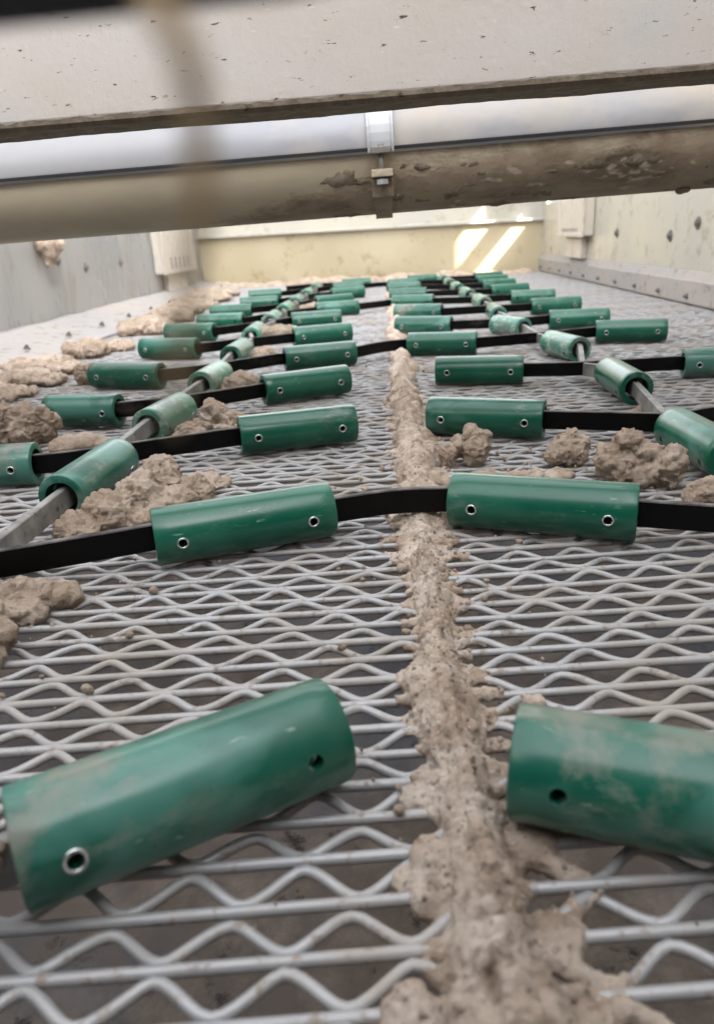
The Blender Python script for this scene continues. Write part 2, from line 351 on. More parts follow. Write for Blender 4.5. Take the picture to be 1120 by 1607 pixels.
# ------------------------------------------------------------------ sleeves, bars
def make_sleeve_mesh(name, mat, dent=0):
    bm = bmesh.new(); n = 48; ri = .0165; e = .0015; h = TL / 2
    prof = [(-h, ri), (-h, TR - e), (-h + .0004, TR - e * .4), (-h + e, TR)] + [(-h + (TL) * k / 12, TR) for k in range(1, 12)] + [(h - e, TR), (h - .0004, TR - e * .4), (h, TR - e), (h, ri)]
    rings = []
    for (x, r) in prof: rings.append([bm.verts.new((x, r * math.cos(t * 2 * math.pi / n), r * math.sin(t * 2 * math.pi / n))) for t in range(n)])
    for k in range(len(rings)):
        A, B = rings[k], rings[(k + 1) % len(rings)]
        for t in range(n): bm.faces.new((A[t], B[t], B[(t + 1) % n], A[(t + 1) % n]))
    bmesh.ops.recalc_face_normals(bm, faces=bm.faces)
    me = bpy.data.meshes.new('tmp'); bm.to_mesh(me); bm.free(); o = bpy.data.objects.new('tmp', me); COL.objects.link(o)
    cutters = []
    for s in (-1, 1):
        bm = bmesh.new(); bmesh.ops.create_cone(bm, cap_ends=True, segments=20, radius1=.0038, radius2=.0038, depth=.07, matrix=Matrix.Translation((s * .053, 0, 0)) @ Matrix.Rotation(R(90), 4, 'X'))
        mc = bpy.data.meshes.new('c'); bm.to_mesh(mc); bm.free(); oc = bpy.data.objects.new('c', mc); COL.objects.link(oc); cutters.append(oc)
        md = o.modifiers.new('b', 'BOOLEAN'); md.operation = 'DIFFERENCE'; md.solver = 'EXACT'; md.object = oc
    res = evaluated(o); kill(o); [kill(c) for c in cutters]
    res.name = name; res.materials.clear(); res.materials.append(mat)
    for p in res.polygons: p.use_smooth = abs(p.normal.x) < .9
    if hasattr(res, 'set_sharp_from_angle'): res.set_sharp_from_angle(angle=R(35))
    return res
SLV = {'clean': make_sleeve_mesh('sleeve_body', GREEN), 'dusty': make_sleeve_mesh('sleeve_body_dusty', GREEN_DUSTY), 'scuffed': make_sleeve_mesh('sleeve_body_scuffed', GREEN_SCUFF)}
bm = bmesh.new(); n, k = 20, 8
vr = [[bm.verts.new(((.0041 + .0009 * math.cos(q * 2 * math.pi / k)) * math.cos(t * 2 * math.pi / n), .0009 * math.sin(q * 2 * math.pi / k), (.0041 + .0009 * math.cos(q * 2 * math.pi / k)) * math.sin(t * 2 * math.pi / n))) for q in range(k)] for t in range(n)]
for t in range(n):
    for q in range(k): bm.faces.new((vr[t][q], vr[(t + 1) % n][q], vr[(t + 1) % n][(q + 1) % k], vr[t][(q + 1) % k]))
bmesh.ops.recalc_face_normals(bm, faces=bm.faces)
EYEM = bpy.data.meshes.new('eyelet'); bm.to_mesh(EYEM); bm.free(); EYEM.materials.append(EYE); EYEM.polygons.foreach_set('use_smooth', [True] * len(EYEM.polygons))
SL_CACHE = []
def sleeve(x, y, deg, kind, label, group, eyes=(-1, 1), length=TL, roll=0.0, z=ZB, fat=1.0):
    t = empty('roller_sleeve', (x, y, z), R(deg)); tag(t, label, 'sleeve', group)
    b = bpy.data.objects.new('sleeve_body', SLV[kind]); COL.objects.link(b); b.parent = t; b.rotation_euler.x = roll; b.scale.x = length / TL
    t.scale = (1, fat, fat)
    for s in eyes:
        e = bpy.data.objects.new('eyelet', EYEM); COL.objects.link(e); e.parent = t
        p = Vector((s * .053 * length / TL, -TR - .0001, 0)); p.rotate(Matrix.Rotation(roll, 3, 'X')); e.location = p; e.rotation_euler.x = roll
    return t

ORD = ['', 'first', 'second', 'third', 'fourth', 'fifth', 'sixth', 'seventh', 'eighth', 'ninth', 'tenth', 'eleventh', 'twelfth']
rows = {  # row: (outer left, inner left, inner right, outer right), each (x, y, degrees)
 1: (None, (-.0950, .259, 31), (.1205, .248, -17.5), None),
 2: (None, (-.128, .583, 20.2), (.127, .599, -18.6), None),
 3: ((-.481, .790, 5), (-.118, .907, 16.6), (.122, .928, -20), None),
 4: ((-.462, 1.079, -8), (-.138, 1.212, 26), (.155, 1.270, -10), (.563, 1.240, -8)),
 5: ((-.497, 1.386, -14), (-.140, 1.523, 16.9), (.117, 1.614, -11.6), (.535, 1.674, -10)),
 6: ((-.515, 1.747, -16), (-.163, 1.873, 20), (.095, 1.956, -20), (.488, 1.944, -4)),
 7: ((-.545, 2.071, -16), (-.210, 2.250, 12), (.097, 2.314, -18), (.509, 2.311, 2)),
 8: ((-.515, 2.330, -8), (-.167, 2.579, 14), (.094, 2.692, -14), (.503, 2.643, -2)),
 9: ((-.548, 2.662, 0), (-.199, 2.895, 25), (.086, 3.038, -2), (.478, 2.988, 10)),
 10: ((-.503, 3.000, 12), (-.165, 3.310, 18), (.079, 3.400, 8), (.483, 3.320, 14)),
 11: ((-.545, 3.430, 10), (-.180, 3.690, 8), (.085, 3.740, 4), (.500, 3.640, 14)),
 12: (None, (-.150, 3.960, 6), (.190, 3.990, 8), (.520, 3.930, 14)),
}
cols = {  # column sleeves between row n and n+1: (x, y, deg, length)
 'L': {2: (-.319, .735, 86.2, .140), 3: (-.317, 1.009, 82, .115), 4: (-.317, 1.301, 85, .12), 5: (-.329, 1.619, 87.5, .128), 6: (-.348, 1.965, 91, .14), 7: (-.350, 2.30, 90, .14), 8: (-.350, 2.63, 88, .14), 9: (-.350, 2.97, 88, .14), 10: (-.345, 3.34, 88, .14), 11: (-.340, 3.72, 88, .14)},
 'R': {2: (.331, .774, 94, .130), 3: (.354, 1.130, 90, .14), 4: (.352, 1.500, 104, .125), 5: (.300, 1.854, 118, .11), 6: (.313, 2.180, 88, .14), 7: (.315, 2.53, 92, .14), 8: (.305, 2.88, 92, .14), 9: (.300, 3.24, 90, .14), 10: (.295, 3.58, 90, .14), 11: (.290, 3.88, 92, .14)},
}
def ends(s, length=TL):
    x, y, a = s[0], s[1], R(s[2]); dx, dy = math.cos(a) * length / 2, math.sin(a) * length / 2
    return (x - dx, y - dy), (x + dx, y + dy)
def node(n, side):
    if side == 'L':
        b = ends(rows[n][1])[0]
        if rows[n][0]: a = ends(rows[n][0])[1]; t = (-.325 - a[0]) / (b[0] - a[0]); return (-.325, a[1] + (b[1] - a[1]) * t - .012)
        sl = math.tan(R(rows[n][1][2])); return (-.325, b[1] - sl * (b[0] + .325))
    a = ends(rows[n][2])[1]
    if rows[n][3]: b = ends(rows[n][3])[0]; t = (.325 - a[0]) / (b[0] - a[0]); return (.325, a[1] + (b[1] - a[1]) * t - .010)
    sl = math.tan(R(rows[n][2][2])); return (.325, a[1] + sl * (.325 - a[0]) + .004)
def flat_bar(name, pts, mat, parent=None, hgt=.023, th=.007, z=ZB, sub=10, zs=None):
    """upright flat bar following a plan polyline, bends rounded by sampling"""
    P = [Vector((p[0], p[1])) for p in pts]
    out = []
    for k in range(len(P)):
        if 0 < k < len(P) - 1:
            r = min(.02, (P[k] - P[k - 1]).length * .4, (P[k + 1] - P[k]).length * .4)
            A = P[k] + (P[k - 1] - P[k]).normalized() * r; B = P[k] + (P[k + 1] - P[k]).normalized() * r
            for q in range(5): t = q / 4; out.append(A * (1 - t) ** 2 + P[k] * 2 * t * (1 - t) + B * t * t)
        else: out.append(P[k])
    bm = bmesh.new(); rings = []
    for k, p in enumerate(out):
        d = (out[min(k + 1, len(out) - 1)] - out[max(k - 1, 0)]).normalized(); nrm = Vector((-d.y, d.x)); c = th / 2; hh = hgt / 2; e = .0009
        prof = [(-c, -hh + e), (-c, hh - e), (-c + e, hh), (c - e, hh), (c, hh - e), (c, -hh + e), (c - e, -hh), (-c + e, -hh)]
        sag = .0012 * math.sin(p.x * 22 + p.y * 9)
        rings.append([bm.verts.new((p.x + nrm.x * a, p.y + nrm.y * a, z + b + sag)) for a, b in prof])
    for A, B in zip(rings, rings[1:]):
        for q in range(8): bm.faces.new((A[q], A[(q + 1) % 8], B[(q + 1) % 8], B[q]))
    bm.faces.new(rings[0]); bm.faces.new(rings[-1][::-1]); bmesh.ops.recalc_face_normals(bm, faces=bm.faces)
    # object origin on the bar
    o0 = Vector((out[0].x, out[0].y, z)); bmesh.ops.translate(bm, verts=bm.verts, vec=-o0)
    o = from_bm(name, bm, mat, parent); o.location = o0; return o

GR = 'green roller sleeves along the crossbars'
kinds = {(1, 1): 'dusty', (1, 2): 'dusty', (4, 0): 'dusty', (3, 0): 'dusty', (6, 2): 'dusty', (7, 2): 'dusty', (5, 3): 'clean', (4, 3): 'dusty'}
PL = ['at the far left end of', 'left of the mud ridge on', 'right of the mud ridge on', 'at the far right end of']
for n, r in rows.items():
    for k, s in enumerate(r):
        if not s: continue
        col = 'dusty green' if kinds.get((n, k)) == 'dusty' else 'green'
        lab = f'{col} sleeve {PL[k]} crossbar row {n} from the bottom'
        ey = (-1, 1)
        if (n, k) in ((1, 1),): ey = (-1,)
        if (n, k) in ((1, 2),): ey = ()
        if n > 7: ey = ()
        ln_ = {(1, 1): .143, (4, 0): .116, (2, 1): .153, (2, 2): .156}.get((n, k), TL)
        sleeve(s[0], s[1], s[2], kinds.get((n, k), 'clean'), lab, GR, ey, ln_, z=ZB + (0.002 if n == 1 else 0), roll=R(-12) if n == 1 else 0, fat=1.05 if n == 1 else 1.0)
for side, d in cols.items():
    for n, (x, y, a, ln) in d.items():
        kd = 'clean' if (side == 'R' and n in (2, 3)) else ('dusty' if (side, n) in (('L', 2), ('L', 5), ('R', 6)) else 'scuffed')
        lab = f"{dict(clean='bright', dusty='dusty', scuffed='scuffed pale')[kd]} green sleeve on the {'left' if side == 'L' else 'right'} link between crossbar rows {n} and {n + 1}"
        sleeve(x, y, a, kd, lab, 'green roller sleeves along the lengthwise links', (1,) if n < 5 and side == 'L' else (), ln, R(20) if side == 'L' else R(160))

GB = 'black flat crossbars of the roller mat'
def add_bar(pts, lab, mt=BAR): tag(flat_bar('crossbar', pts, mt), lab, 'flat bar', GB)
for n, r in rows.items():
    oL, iL, iR, oR = r
    pl = []
    if oL: e0, e1 = ends(oL); pl += [(e0[0] + .012, e0[1]), e1]
    elif n == 2: pl += [(-.56, .40)]
    elif n == 1: pl += [(-.52, .02)]
    else: pl += [(-.5, 3.85)]
    if n > 1 or True: pl += [node(n, 'L')]
    a, b = ends(iL); pl += [a]
    pr = [ends(iR)[1]]
    pr += [node(n, 'R')]
    if oR: e0, e1 = ends(oR); pr += [e0, (e1[0] - .012, e1[1])]
    elif n == 3: pr += [(.50, .935)]
    else: pr += [(.56, pr[-1][1] + .03)]
    a2, b2 = ends(iR)
    if n in (2, 5, 8, 11):
        mid = ((b[0] + a2[0]) / 2, (b[1] + a2[1]) / 2 + .012)
        add_bar(pl + [b, mid, a2] + pr, f'black flat bar crossing the mud ridge on crossbar row {n} from the bottom')
    else:
        ins = lambda p, q: (p[0] + (q[0] - p[0]) * .9, p[1] + (q[1] - p[1]) * .9)
        add_bar(pl + [ins(a, b)], f"{'dusty grey' if n == 1 else 'black'} flat bar left of the mud ridge on crossbar row {n} from the bottom", LINK if n == 1 else BAR)
        add_bar([ins(b2, a2)] + pr, f'black flat bar right of the mud ridge on crossbar row {n} from the bottom')
for side, d in cols.items():
    for n, (x, y, a, ln) in d.items():
        A, B = node(n, side), node(n + 1, side); e0, e1 = ends((x, y, a), ln)
        off = .0065
        A2 = (A[0], A[1] + off); B2 = (B[0], B[1] - off)
        o = flat_bar('lengthwise_link', [A2, e0, e1, B2], LINK if not (side == 'R' and n == 2) else BAR, hgt=.0215, z=ZB - .0003, th=.0085)
        tag(o, f"grey dusty link bar on the {'left' if side == 'L' else 'right'} side joining crossbar rows {n} and {n + 1}", 'flat bar', 'lengthwise link bars of the roller mat')
# the strap below the left link that dips to the second row (twisted lower leg seen beside it)
o = flat_bar('lengthwise_link', [(-.325, .26), (-.325, .45)], LINK, hgt=.0215, z=ZB - .0003); tag(o, 'grey dusty link bar at the left edge running down from crossbar row 2', 'flat bar', 'lengthwise link bars of the roller mat')

# ------------------------------------------------------------------ clods
def clod(x, y, w_, h_, lab, mat=CLAY, lobes=4, depth=.8, vox=None, sd=0, cat='clod', name='mud_clod', amp=None, shape=None):
    rr = random.Random(sd + 5); b = []
    if shape: b = [(x + p[0], y + p[1], p[2], p[3], p[4], p[5], rr.random()) for p in shape]
    else:
        for k in range(lobes):
            t = (k + .5) / lobes - .5
            rz = h_ * rr.uniform(.36, .55)
            b.append((x + t * w_ * .8 + rr.uniform(-.05, .05) * w_, y + w_ * depth * .4 + rr.uniform(-.2, .2) * w_ * depth, rz * .75, w_ * rr.uniform(.22, .32), w_ * depth * rr.uniform(.25, .4), rz, rr.uniform(0, 3)))
        b.append((x, y + w_ * depth * .45, h_ * .45, w_ * .36, w_ * depth * .36, h_ * .5, .3))
    vx = vox or max(.0014, w_ / 46)
    o = clump(name, b, None, vx, amp or min(w_, h_ * 1.6) * .085, 2.6 / max(.02, min(w_, .06)), mat, None, (x, y, 0), 0, seed=sd * 1.37, crack=.8, fine=.4)
    tag(o, lab, cat, 'clods of mud on the screen'); return o
clod(.084, .800, .058, .046, 'knobbly double mud clod leaning on the third row sleeve right of the ridge', sd=1, shape=[(-.020, .01, .012, .013, .013, .015), (-.006, .014, .018, .012, .012, .014), (.011, .008, .016, .016, .015, .019), (.008, .012, .032, .010, .010, .010), (.020, .012, .034, .009, .008, .008), (.016, .01, .024, .014, .012, .012)])
clod(.195, .785, .050, .044, 'small jagged mud clod in front of the right third row bar', sd=2, shape=[(-.012, .01, .012, .013, .014, .013), (.004, .008, .014, .016, .014, .018), (.006, .012, .032, .009, .009, .011), (.014, .01, .024, .010, .010, .009), (-.004, .014, .024, .010, .010, .010)])
clod(.245, .705, .085, .062, 'largest mud clod on the right with two lobes behind the second row bar', sd=3, shape=[(-.012, .022, .018, .026, .020, .022), (-.006, .024, .040, .015, .014, .016), (-.022, .024, .024, .014, .014, .015), (.010, .018, .022, .018, .018, .022), (.026, .004, .018, .015, .017, .019), (.030, .000, .026, .012, .013, .013), (.016, .010, .014, .02, .02, .016)])
clod(.106, .735, .17, .016, 'flat crust of mud spread behind the second row sleeve right of the ridge', sd=4, cat='mud crust', name='mud_crust', amp=.004, shape=[(-.075 + .015 * k, .012 + .006 * math.sin(k * 2), .001, .014, .014, .006 + .002 * math.sin(k * 1.7), 0) for k in range(11)])
clod(.292, .640, .040, .028, 'mud clod at the right edge behind the second row bar', sd=5)
clod(-.255, .640, .12, .06, 'long sloping heap of mud beside the nearest lengthwise sleeve on the left', sd=6, cat='mud heap', name='mud_heap', amp=.0062, vox=.0017, shape=[(-.045, .0, .004, .025, .03, .013, 0), (-.02, .02, .010, .026, .03, .020, 0), (.0, .05, .014, .022, .03, .026, 0), (.008, .085, .018, .020, .028, .030, 0), (.010, .110, .016, .016, .020, .028, 0), (.028, .05, .008, .025, .03, .014, 0), (.04, .09, .006, .025, .03, .014, 0), (.02, .02, .004, .03, .02, .010, 0), (-.01, .075, .014, .02, .02, .02, 0), (.05, .12, .002, .03, .02, .008, 0)])
clod(-.205, .700, .040, .032, 'rounded mud clod at the right end of the left mud heap', sd=7, lobes=3)
clod(-.243, .955, .085, .050, 'peaked pale mud clod behind the third row bar left of the ridge', sd=8, mat=MUD, shape=[(-.02, .015, .01, .028, .02, .02, 0), (.0, .02, .022, .022, .018, .03, 0), (.02, .018, .014, .024, .018, .02, 0), (-.035, .01, .004, .02, .02, .012, 0), (.035, .02, .006, .018, .016, .012, 0)])
clod(-.262, 1.270, .070, .040, 'mud clod behind the fourth row bar left of the ridge', sd=9)
clod(-.512, .960, .085, .056, 'mud clod beside the far left sleeve of the fourth row', sd=10)
clod(-.60, .900, .075, .026, 'low mud clod at the left edge in front of the fourth row sleeve', sd=11)
clod(-.420, .925, .075, .020, 'flat mud patch below the far left sleeve of the fourth row', sd=12, cat='mud crust', name='mud_crust', lobes=6)
clod(-.272, .410, .046, .050, 'big brown clod at the left edge below the second row bar', sd=13, lobes=4, vox=.0018, shape=[(-.018, .0, .012, .018, .018, .020), (-.010, .02, .018, .017, .016, .018), (.004, .012, .012, .011, .012, .012), (.006, -.002, .005, .009, .010, .008), (-.03, .01, .012, .015, .02, .016)])
clod(-.164, .207, .03, .03, 'tan mud packed round the left end of the nearest left sleeve', sd=22, shape=[(.0, .004, .034, .010, .009, .008), (-.012, .0, .030, .012, .010, .010), (-.014, -.006, .016, .010, .008, .012)])
clod(-.276, .478, .06, .036, 'dark shaded mud mass under the second row bar on the left', sd=14, vox=.002, shape=[(-.03, .0, .008, .02, .02, .016), (-.01, .01, .008, .018, .016, .015), (.006, .01, .006, .014, .014, .012), (.02, .015, .004, .014, .014, .009), (.0, -.012, .004, .02, .012, .01)])
#clod(-.190, .520, .05, .014, 'thin mud crust on the wires under the left second row bar', sd=15, cat='mud crust', name='mud_crust', lobes=5)
clod(.345, .985, .036, .016, 'small orange brown lump between the lengthwise sleeves on the right', sd=16, mat=PALEMUD)
clod(-.285, 1.940, .090, .046, 'pale clod between the fifth and sixth left bars next to the links', sd=17, mat=PALEMUD)
clod(-.27, 1.60, .06, .034, 'clod beside the left link between rows five and six', sd=18)
clod(-.26, 2.36, .09, .034, 'pale clod between the seventh and eighth left bars', sd=19, mat=PALEMUD)
clod(-.27, 2.74, .09, .034, 'pale clod between the eighth and ninth left bars', sd=20, mat=PALEMUD)
clod(-.595, 1.440, .06, .042, 'clod beside the far left sleeve of the fifth row', sd=21)
for k, (x, y, w_, h_) in enumerate(((-.73, 1.30, .11, .026), (-.745, 1.45, .13, .028), (-.775, 1.60, .15, .032), (-.765, 1.82, .11, .044), (-.72, 1.92, .07, .026), (-.74, 2.26, .13, .050), (-.79, 2.40, .14, .045), (-.765, 2.60, .13, .050), (-.81, 2.85, .18, .05), (-.80, 3.10, .18, .045), (-.86, 3.4, .22, .05), (-.86, 3.75, .24, .05))):
    lab = 'pale mud pile against the left wall, %s along the wall from the bottom' % ORD[k + 1]
    clod(x, y, w_, h_, lab, sd=30 + k, mat=CLAY if k < 6 else PALEMUD, cat='mud pile', name='mud_pile', depth=.9, lobes=6, amp=.006)
parts = []
for q in range(900):
    i = int(rg.integers(-6, 90)); u = float(rg.random())
    if u < .5: x = .026 + (.02 + .07 * float(rg.random()) ** 2.5) * (1 if rg.random() < .6 else -1)
    elif u < .75: x = -.24 + .05 * float(rg.normal())
    else: x = .2 + .06 * float(rg.normal()); i = 24 + int(rg.integers(-5, 5))
    if not -.8 < x < .9: continue
    y = float(wire_y(i, x)) if rg.random() < .5 else float(zig_pts(i, x + .0022 * math.sin(i * 5.7))); s_ = .0008 + .0030 * float(rg.random()) ** 3
    parts.append((IV * s_ * (1 + .6 * (rg.random(3) - .5)) * (1 + .3 * (rg.random((len(IV), 1)) - .5)) + np.array((x, y, s_ * .5)), IF))
V, F = merge(parts); o = mesh_np('mud_crumbs', V, F, CLAY, None, False); tag(o, 'small crumbs of dry mud scattered on the wires', 'crumbs', kind='stuff')
# low bank of dust along the end wall
b = [(-1.0 + .09 * k, YE - .10 + random.uniform(-.03, .03), -.005, .08, .09, random.uniform(.02, .045), random.random()) for k in range(21)]
o = clump('dust_bank', b, None, .012, .010, 20, PALEMUD, None, (0, YE - .1, 0), 1); tag(o, 'low bank of pale dust lying along the foot of the yellowish end wall', 'dust bank')

# ------------------------------------------------------------------ side walls, skirts
def bolt_into(parent, x, y, z, r=.007, sx=-1, mat=BOLT, name='bolt'):
    bm = bmesh.new(); mtx = Matrix.Rotation(R(90), 4, 'Y')
    bmesh.ops.create_cone(bm, cap_ends=True, segments=14, radius1=r * 1.6, radius2=r * 1.6, depth=.003, matrix=Matrix.Translation((sx * .0015, 0, 0)) @ mtx)
    bmesh.ops.create_cone(bm, cap_ends=True, segments=6, radius1=r, radius2=r * .95, depth=.006, matrix=Matrix.Translation((sx * .006, 0, 0)) @ mtx)
    bmesh.ops.create_cone(bm, cap_ends=True, segments=10, radius1=r * .5, radius2=r * .5, depth=.003, matrix=Matrix.Translation((sx * .0105, 0, 0)) @ mtx)
    o = from_bm(name, bm, mat, parent); o.location = (x, y, z); return o
Y0 = -1.2
# left: upright plate plus sloping rubber skirt
wl = empty('side_wall', (XL, 1.7, 0)); tag(wl, 'grey painted steel side wall on the left with bolts and a sloping pale skirt', 'side wall')
wl.location = (0, 0, 0)
box_obj('wall_plate', (XL - .02, XL, Y0, YE + .02, -.35, .95), WALLG, wl)
bm = bmesh.new(); NY = 120
pr = [(XL + .002, .045), (XL + .018, .040), (XL + .06, .030), (-.96, .020), (-.86, .008), (-.845, .004)]
for j in range(NY + 1):
    y = Y0 + (YE - Y0 - .004) * j / NY
    for (x, z) in pr: bm.verts.new((x + .006 * math.sin(y * 5 + z * 40), y, z + .004 * noise.noise(Vector((x * 8, y * 6, 0)))))
bm.verts.ensure_lookup_table(); q = len(pr)
for j in range(NY):
    for k in range(q - 1): a_ = j * q + k; bm.faces.new((bm.verts[a_], bm.verts[a_ + 1], bm.verts[a_ + q + 1], bm.verts[a_ + q]))
sk = from_bm('skirt', bm, SKIRT, wl, True); md = sk.modifiers.new('t', 'SOLIDIFY'); md.thickness = .012; md.offset = -1
for k in range(12):
    y = 1.35 + k * .27; b_ = bolt_into(wl, -.93, y, .022, .006, 1); b_.rotation_euler.y = R(-80)
for (y, z) in ((1.98, .185), (2.62, .225), (3.25, .20), (2.86, .195)): bolt_into(wl, XL, y, z, .011, 1)
# right: upright plate (with two slots near the end where sun comes in) plus skirt and ledge
wr = empty('side_wall', (0, 0, 0)); tag(wr, 'pale painted steel side wall on the right with a bolted skirt strip', 'side wall')
def plate_with_slots(x0, x1, y0, y1, z0, z1, slots, mat, parent, name):
    ys = sorted({y0, y1, *[s[0] for s in slots], *[s[1] for s in slots]}); zs = sorted({z0, z1, *[s[2] for s in slots], *[s[3] for s in slots]})
    bm = bmesh.new(); G = {}
    solid = lambda a, b: 0 <= a < len(ys) - 1 and 0 <= b < len(zs) - 1 and not any(s[0] - 1e-6 <= (ys[a] + ys[a + 1]) / 2 <= s[1] and s[2] <= (zs[b] + zs[b + 1]) / 2 <= s[3] for s in slots)
    def vt(x, a, b):
        if (x, a, b) not in G: G[(x, a, b)] = bm.verts.new((x, ys[a], zs[b]))
        return G[(x, a, b)]
    for a in range(len(ys) - 1):
        for b in range(len(zs) - 1):
            if not solid(a, b): continue
            for x in (x0, x1): bm.faces.new((vt(x, a, b), vt(x, a + 1, b), vt(x, a + 1, b + 1), vt(x, a, b + 1)))
            for (da, db, p, q) in ((-1, 0, (a, b), (a, b + 1)), (1, 0, (a + 1, b), (a + 1, b + 1)), (0, -1, (a, b), (a + 1, b)), (0, 1, (a, b + 1), (a + 1, b + 1))):
                if not solid(a + da, b + db): bm.faces.new((vt(x0, *p), vt(x0, *q), vt(x1, *q), vt(x1, *p)))
    bmesh.ops.recalc_face_normals(bm, faces=bm.faces); return from_bm(name, bm, mat, parent)
SLOTS = [(4.16, 4.60, .37, .49), (4.00, 4.38, .62, .80)]
plate_with_slots(XR, XR + .02, Y0, YE + .02, -.35, 1.0, SLOTS, WALLC, wr, 'wall_plate')
bm = bmesh.new()
pr = [(XR - .003, .006), (XR - .012, .006), (XR - .012, .070), (XR - .010, .074), (XR - .001, .100)]
for j in range(NY + 1):
    y = Y0 + (YE - Y0 - .004) * j / NY
    for (x, z) in pr: bm.verts.new((x, y, z + (.003 * noise.noise(Vector((1, y * 7, 0))) if z > .05 else 0)))
bm.verts.ensure_lookup_table(); q = len(pr)
for j in range(NY):
    for k in range(q - 1): a_ = j * q + k; bm.faces.new((bm.verts[a_], bm.verts[a_ + 1], bm.verts[a_ + q + 1], bm.verts[a_ + q]))
from_bm('skirt', bm, SKIRT, wr)
for k in range(11): bolt_into(wr, XR - .012, 2.14 + k * .25, .026, .006, -1)
for (y, z) in ((2.61, .200), (2.39, .236), (3.2, .21)): bolt_into(wr, XR, y, z, .012, -1)

rw = box_obj('rear_light_blocker', (XL + .002, XR - .002, -.62, -.60, -.35, 1.45), LIPM); tag(rw, 'added dark plate behind the camera that blocks light from the rear', 'plate')  # unseen plate put in to cut the low light from behind

# boxes on the walls
def wall_box(x, sx, y0, y1, z0, z1, ribs, label, ry, rz):
    t = empty('ribbed_box', (x, (y0 + y1) / 2, z0)); tag(t, label, 'wall box', 'ribbed boxes on the side walls')
    yc = (y0 + y1) / 2; hy = (y1 - y0) / 2; a, b = sorted((0.001 * sx, .05 * sx))
    bm = bmesh.new(); box(bm, a, b, -hy, hy, 0, z1 - z0, .008); from_bm('box_body', bm, BOX, t)
    a, b = sorted((.047 * sx, .056 * sx))
    bm = bmesh.new(); box(bm, a, b, -hy - .01, hy + .01, -.004, .014, .003); box(bm, a, b, -hy - .01, -hy + .03, .0145, z1 - z0 - .002, .003); box(bm, a, b, hy - .03, hy + .01, .0145, z1 - z0 - .002, .003); from_bm('rim', bm, BOX, t)
    for k in range(ribs):
        yy = -hy * .55 + k * hy * 1.1 / (ribs - 1); c, d = sorted((.0503 * sx, .055 * sx))
        bm = bmesh.new(); box(bm, c, d, yy - .012, yy + .012, rz[0], rz[1]); from_bm('rib', bm, SKIRT, t)
    a, b = sorted((.001 * sx, .03 * sx)); bm = bmesh.new(); box(bm, a, b, -hy * .6, hy * .6, -.10, -.005, .004); from_bm('lower_bracket', bm, BOX, t)
wall_box(XL, 1, 3.72, 4.34, .125, .42, 5, 'cream ribbed box fixed on the left side wall below the pipe', 0, (.02, .075))
wall_box(XR, -1, 3.55, 4.05, .200, .37, 7, 'cream box with small dark notches fixed on the right side wall', 0, (.022, .034))

# ------------------------------------------------------------------ end wall
ew = empty('end_wall', (0, 0, 0)); tag(ew, 'yellowish steel end wall closing the far end of the screen', 'end wall')
bm = bmesh.new(); n = 24; pts = [bm.verts.new((XL + (XR - XL) * k / n, YE + .004 * math.sin(k), z)) for z in (-.05, .015, .29) for k in range(n + 1)]
bm.free()
box_obj('end_panel', (XL, XR, YE, YE + .015, -.35, .285), ENDM, ew)
box_obj('top_flange', (XL, XR, YE - .03, YE + .010, .286, .300), WALLC, ew, .002)
box_obj('upper_panel', (XL, XR, YE + .02, YE + .035, .302, 1.1), WALLC, ew)
for x in (-.62, -.02, .30): box_obj('stiffener', (x - .006, x + .006, YE - .012, YE - .001, .02, .06), ENDM, ew)

# added out-of-view wall keeping the sun off the machine, save through its opening
hw = plate_with_slots(1.30, 1.42, -7, 6.6, -.70, 3.6, [(3.72, 4.36, .70, 1.85)], SHADEW, None, 'added_shade_wall')
tag(hw, 'tall pale added wall that shades the machine from the right', 'shade wall')

hw = box_obj('added_shade_wall', (-2.6, -2.48, -7, 6.6, -.70, 2.6), SHADEW); tag(hw, 'tall pale added wall that cuts sky light from the left', 'shade wall')  # second added wall, out of view, narrows the sky so light falls from above

# ------------------------------------------------------------------ cross pipe with cover
PY, PZ, PR = 1.16, .362, .083
tilt = math.atan(.021)
pp = empty('cross_pipe', (0, PY, PZ)); pp.rotation_euler.y = -tilt; tag(pp, 'thick brownish painted cross pipe with dried mud on its lower right side', 'pipe')
bm = bmesh.new(); NX, NA = 160, 56
def lathe_strip(bm, x0, x1, nx, na, a0, a1, r, wob=0.0, seed=0):
    vs = []
    for i in range(nx + 1):
        x = x0 + (x1 - x0) * i / nx
        vs.append([bm.verts.new((x, (r + wob * noise.noise(Vector((x * 9, k * .3, seed)))) * math.cos(a0 + (a1 - a0) * k / na), (r + wob * noise.noise(Vector((x * 9, k * .3, seed)))) * math.sin(a0 + (a1 - a0) * k / na))) for k in range(na + 1)])
    for i in range(nx):
        for k in range(na): bm.faces.new((vs[i][k], vs[i][k + 1], vs[i + 1][k + 1], vs[i + 1][k]))
XW0, XW1 = XL + .004, XR - .004
lathe_strip(bm, XW0, XW1, NX, NA, 0, 2 * math.pi, PR, 0.0); bmesh.ops.remove_doubles(bm, verts=bm.verts, dist=1e-6)
from_bm('pipe_body', bm, PIPE, pp, True)
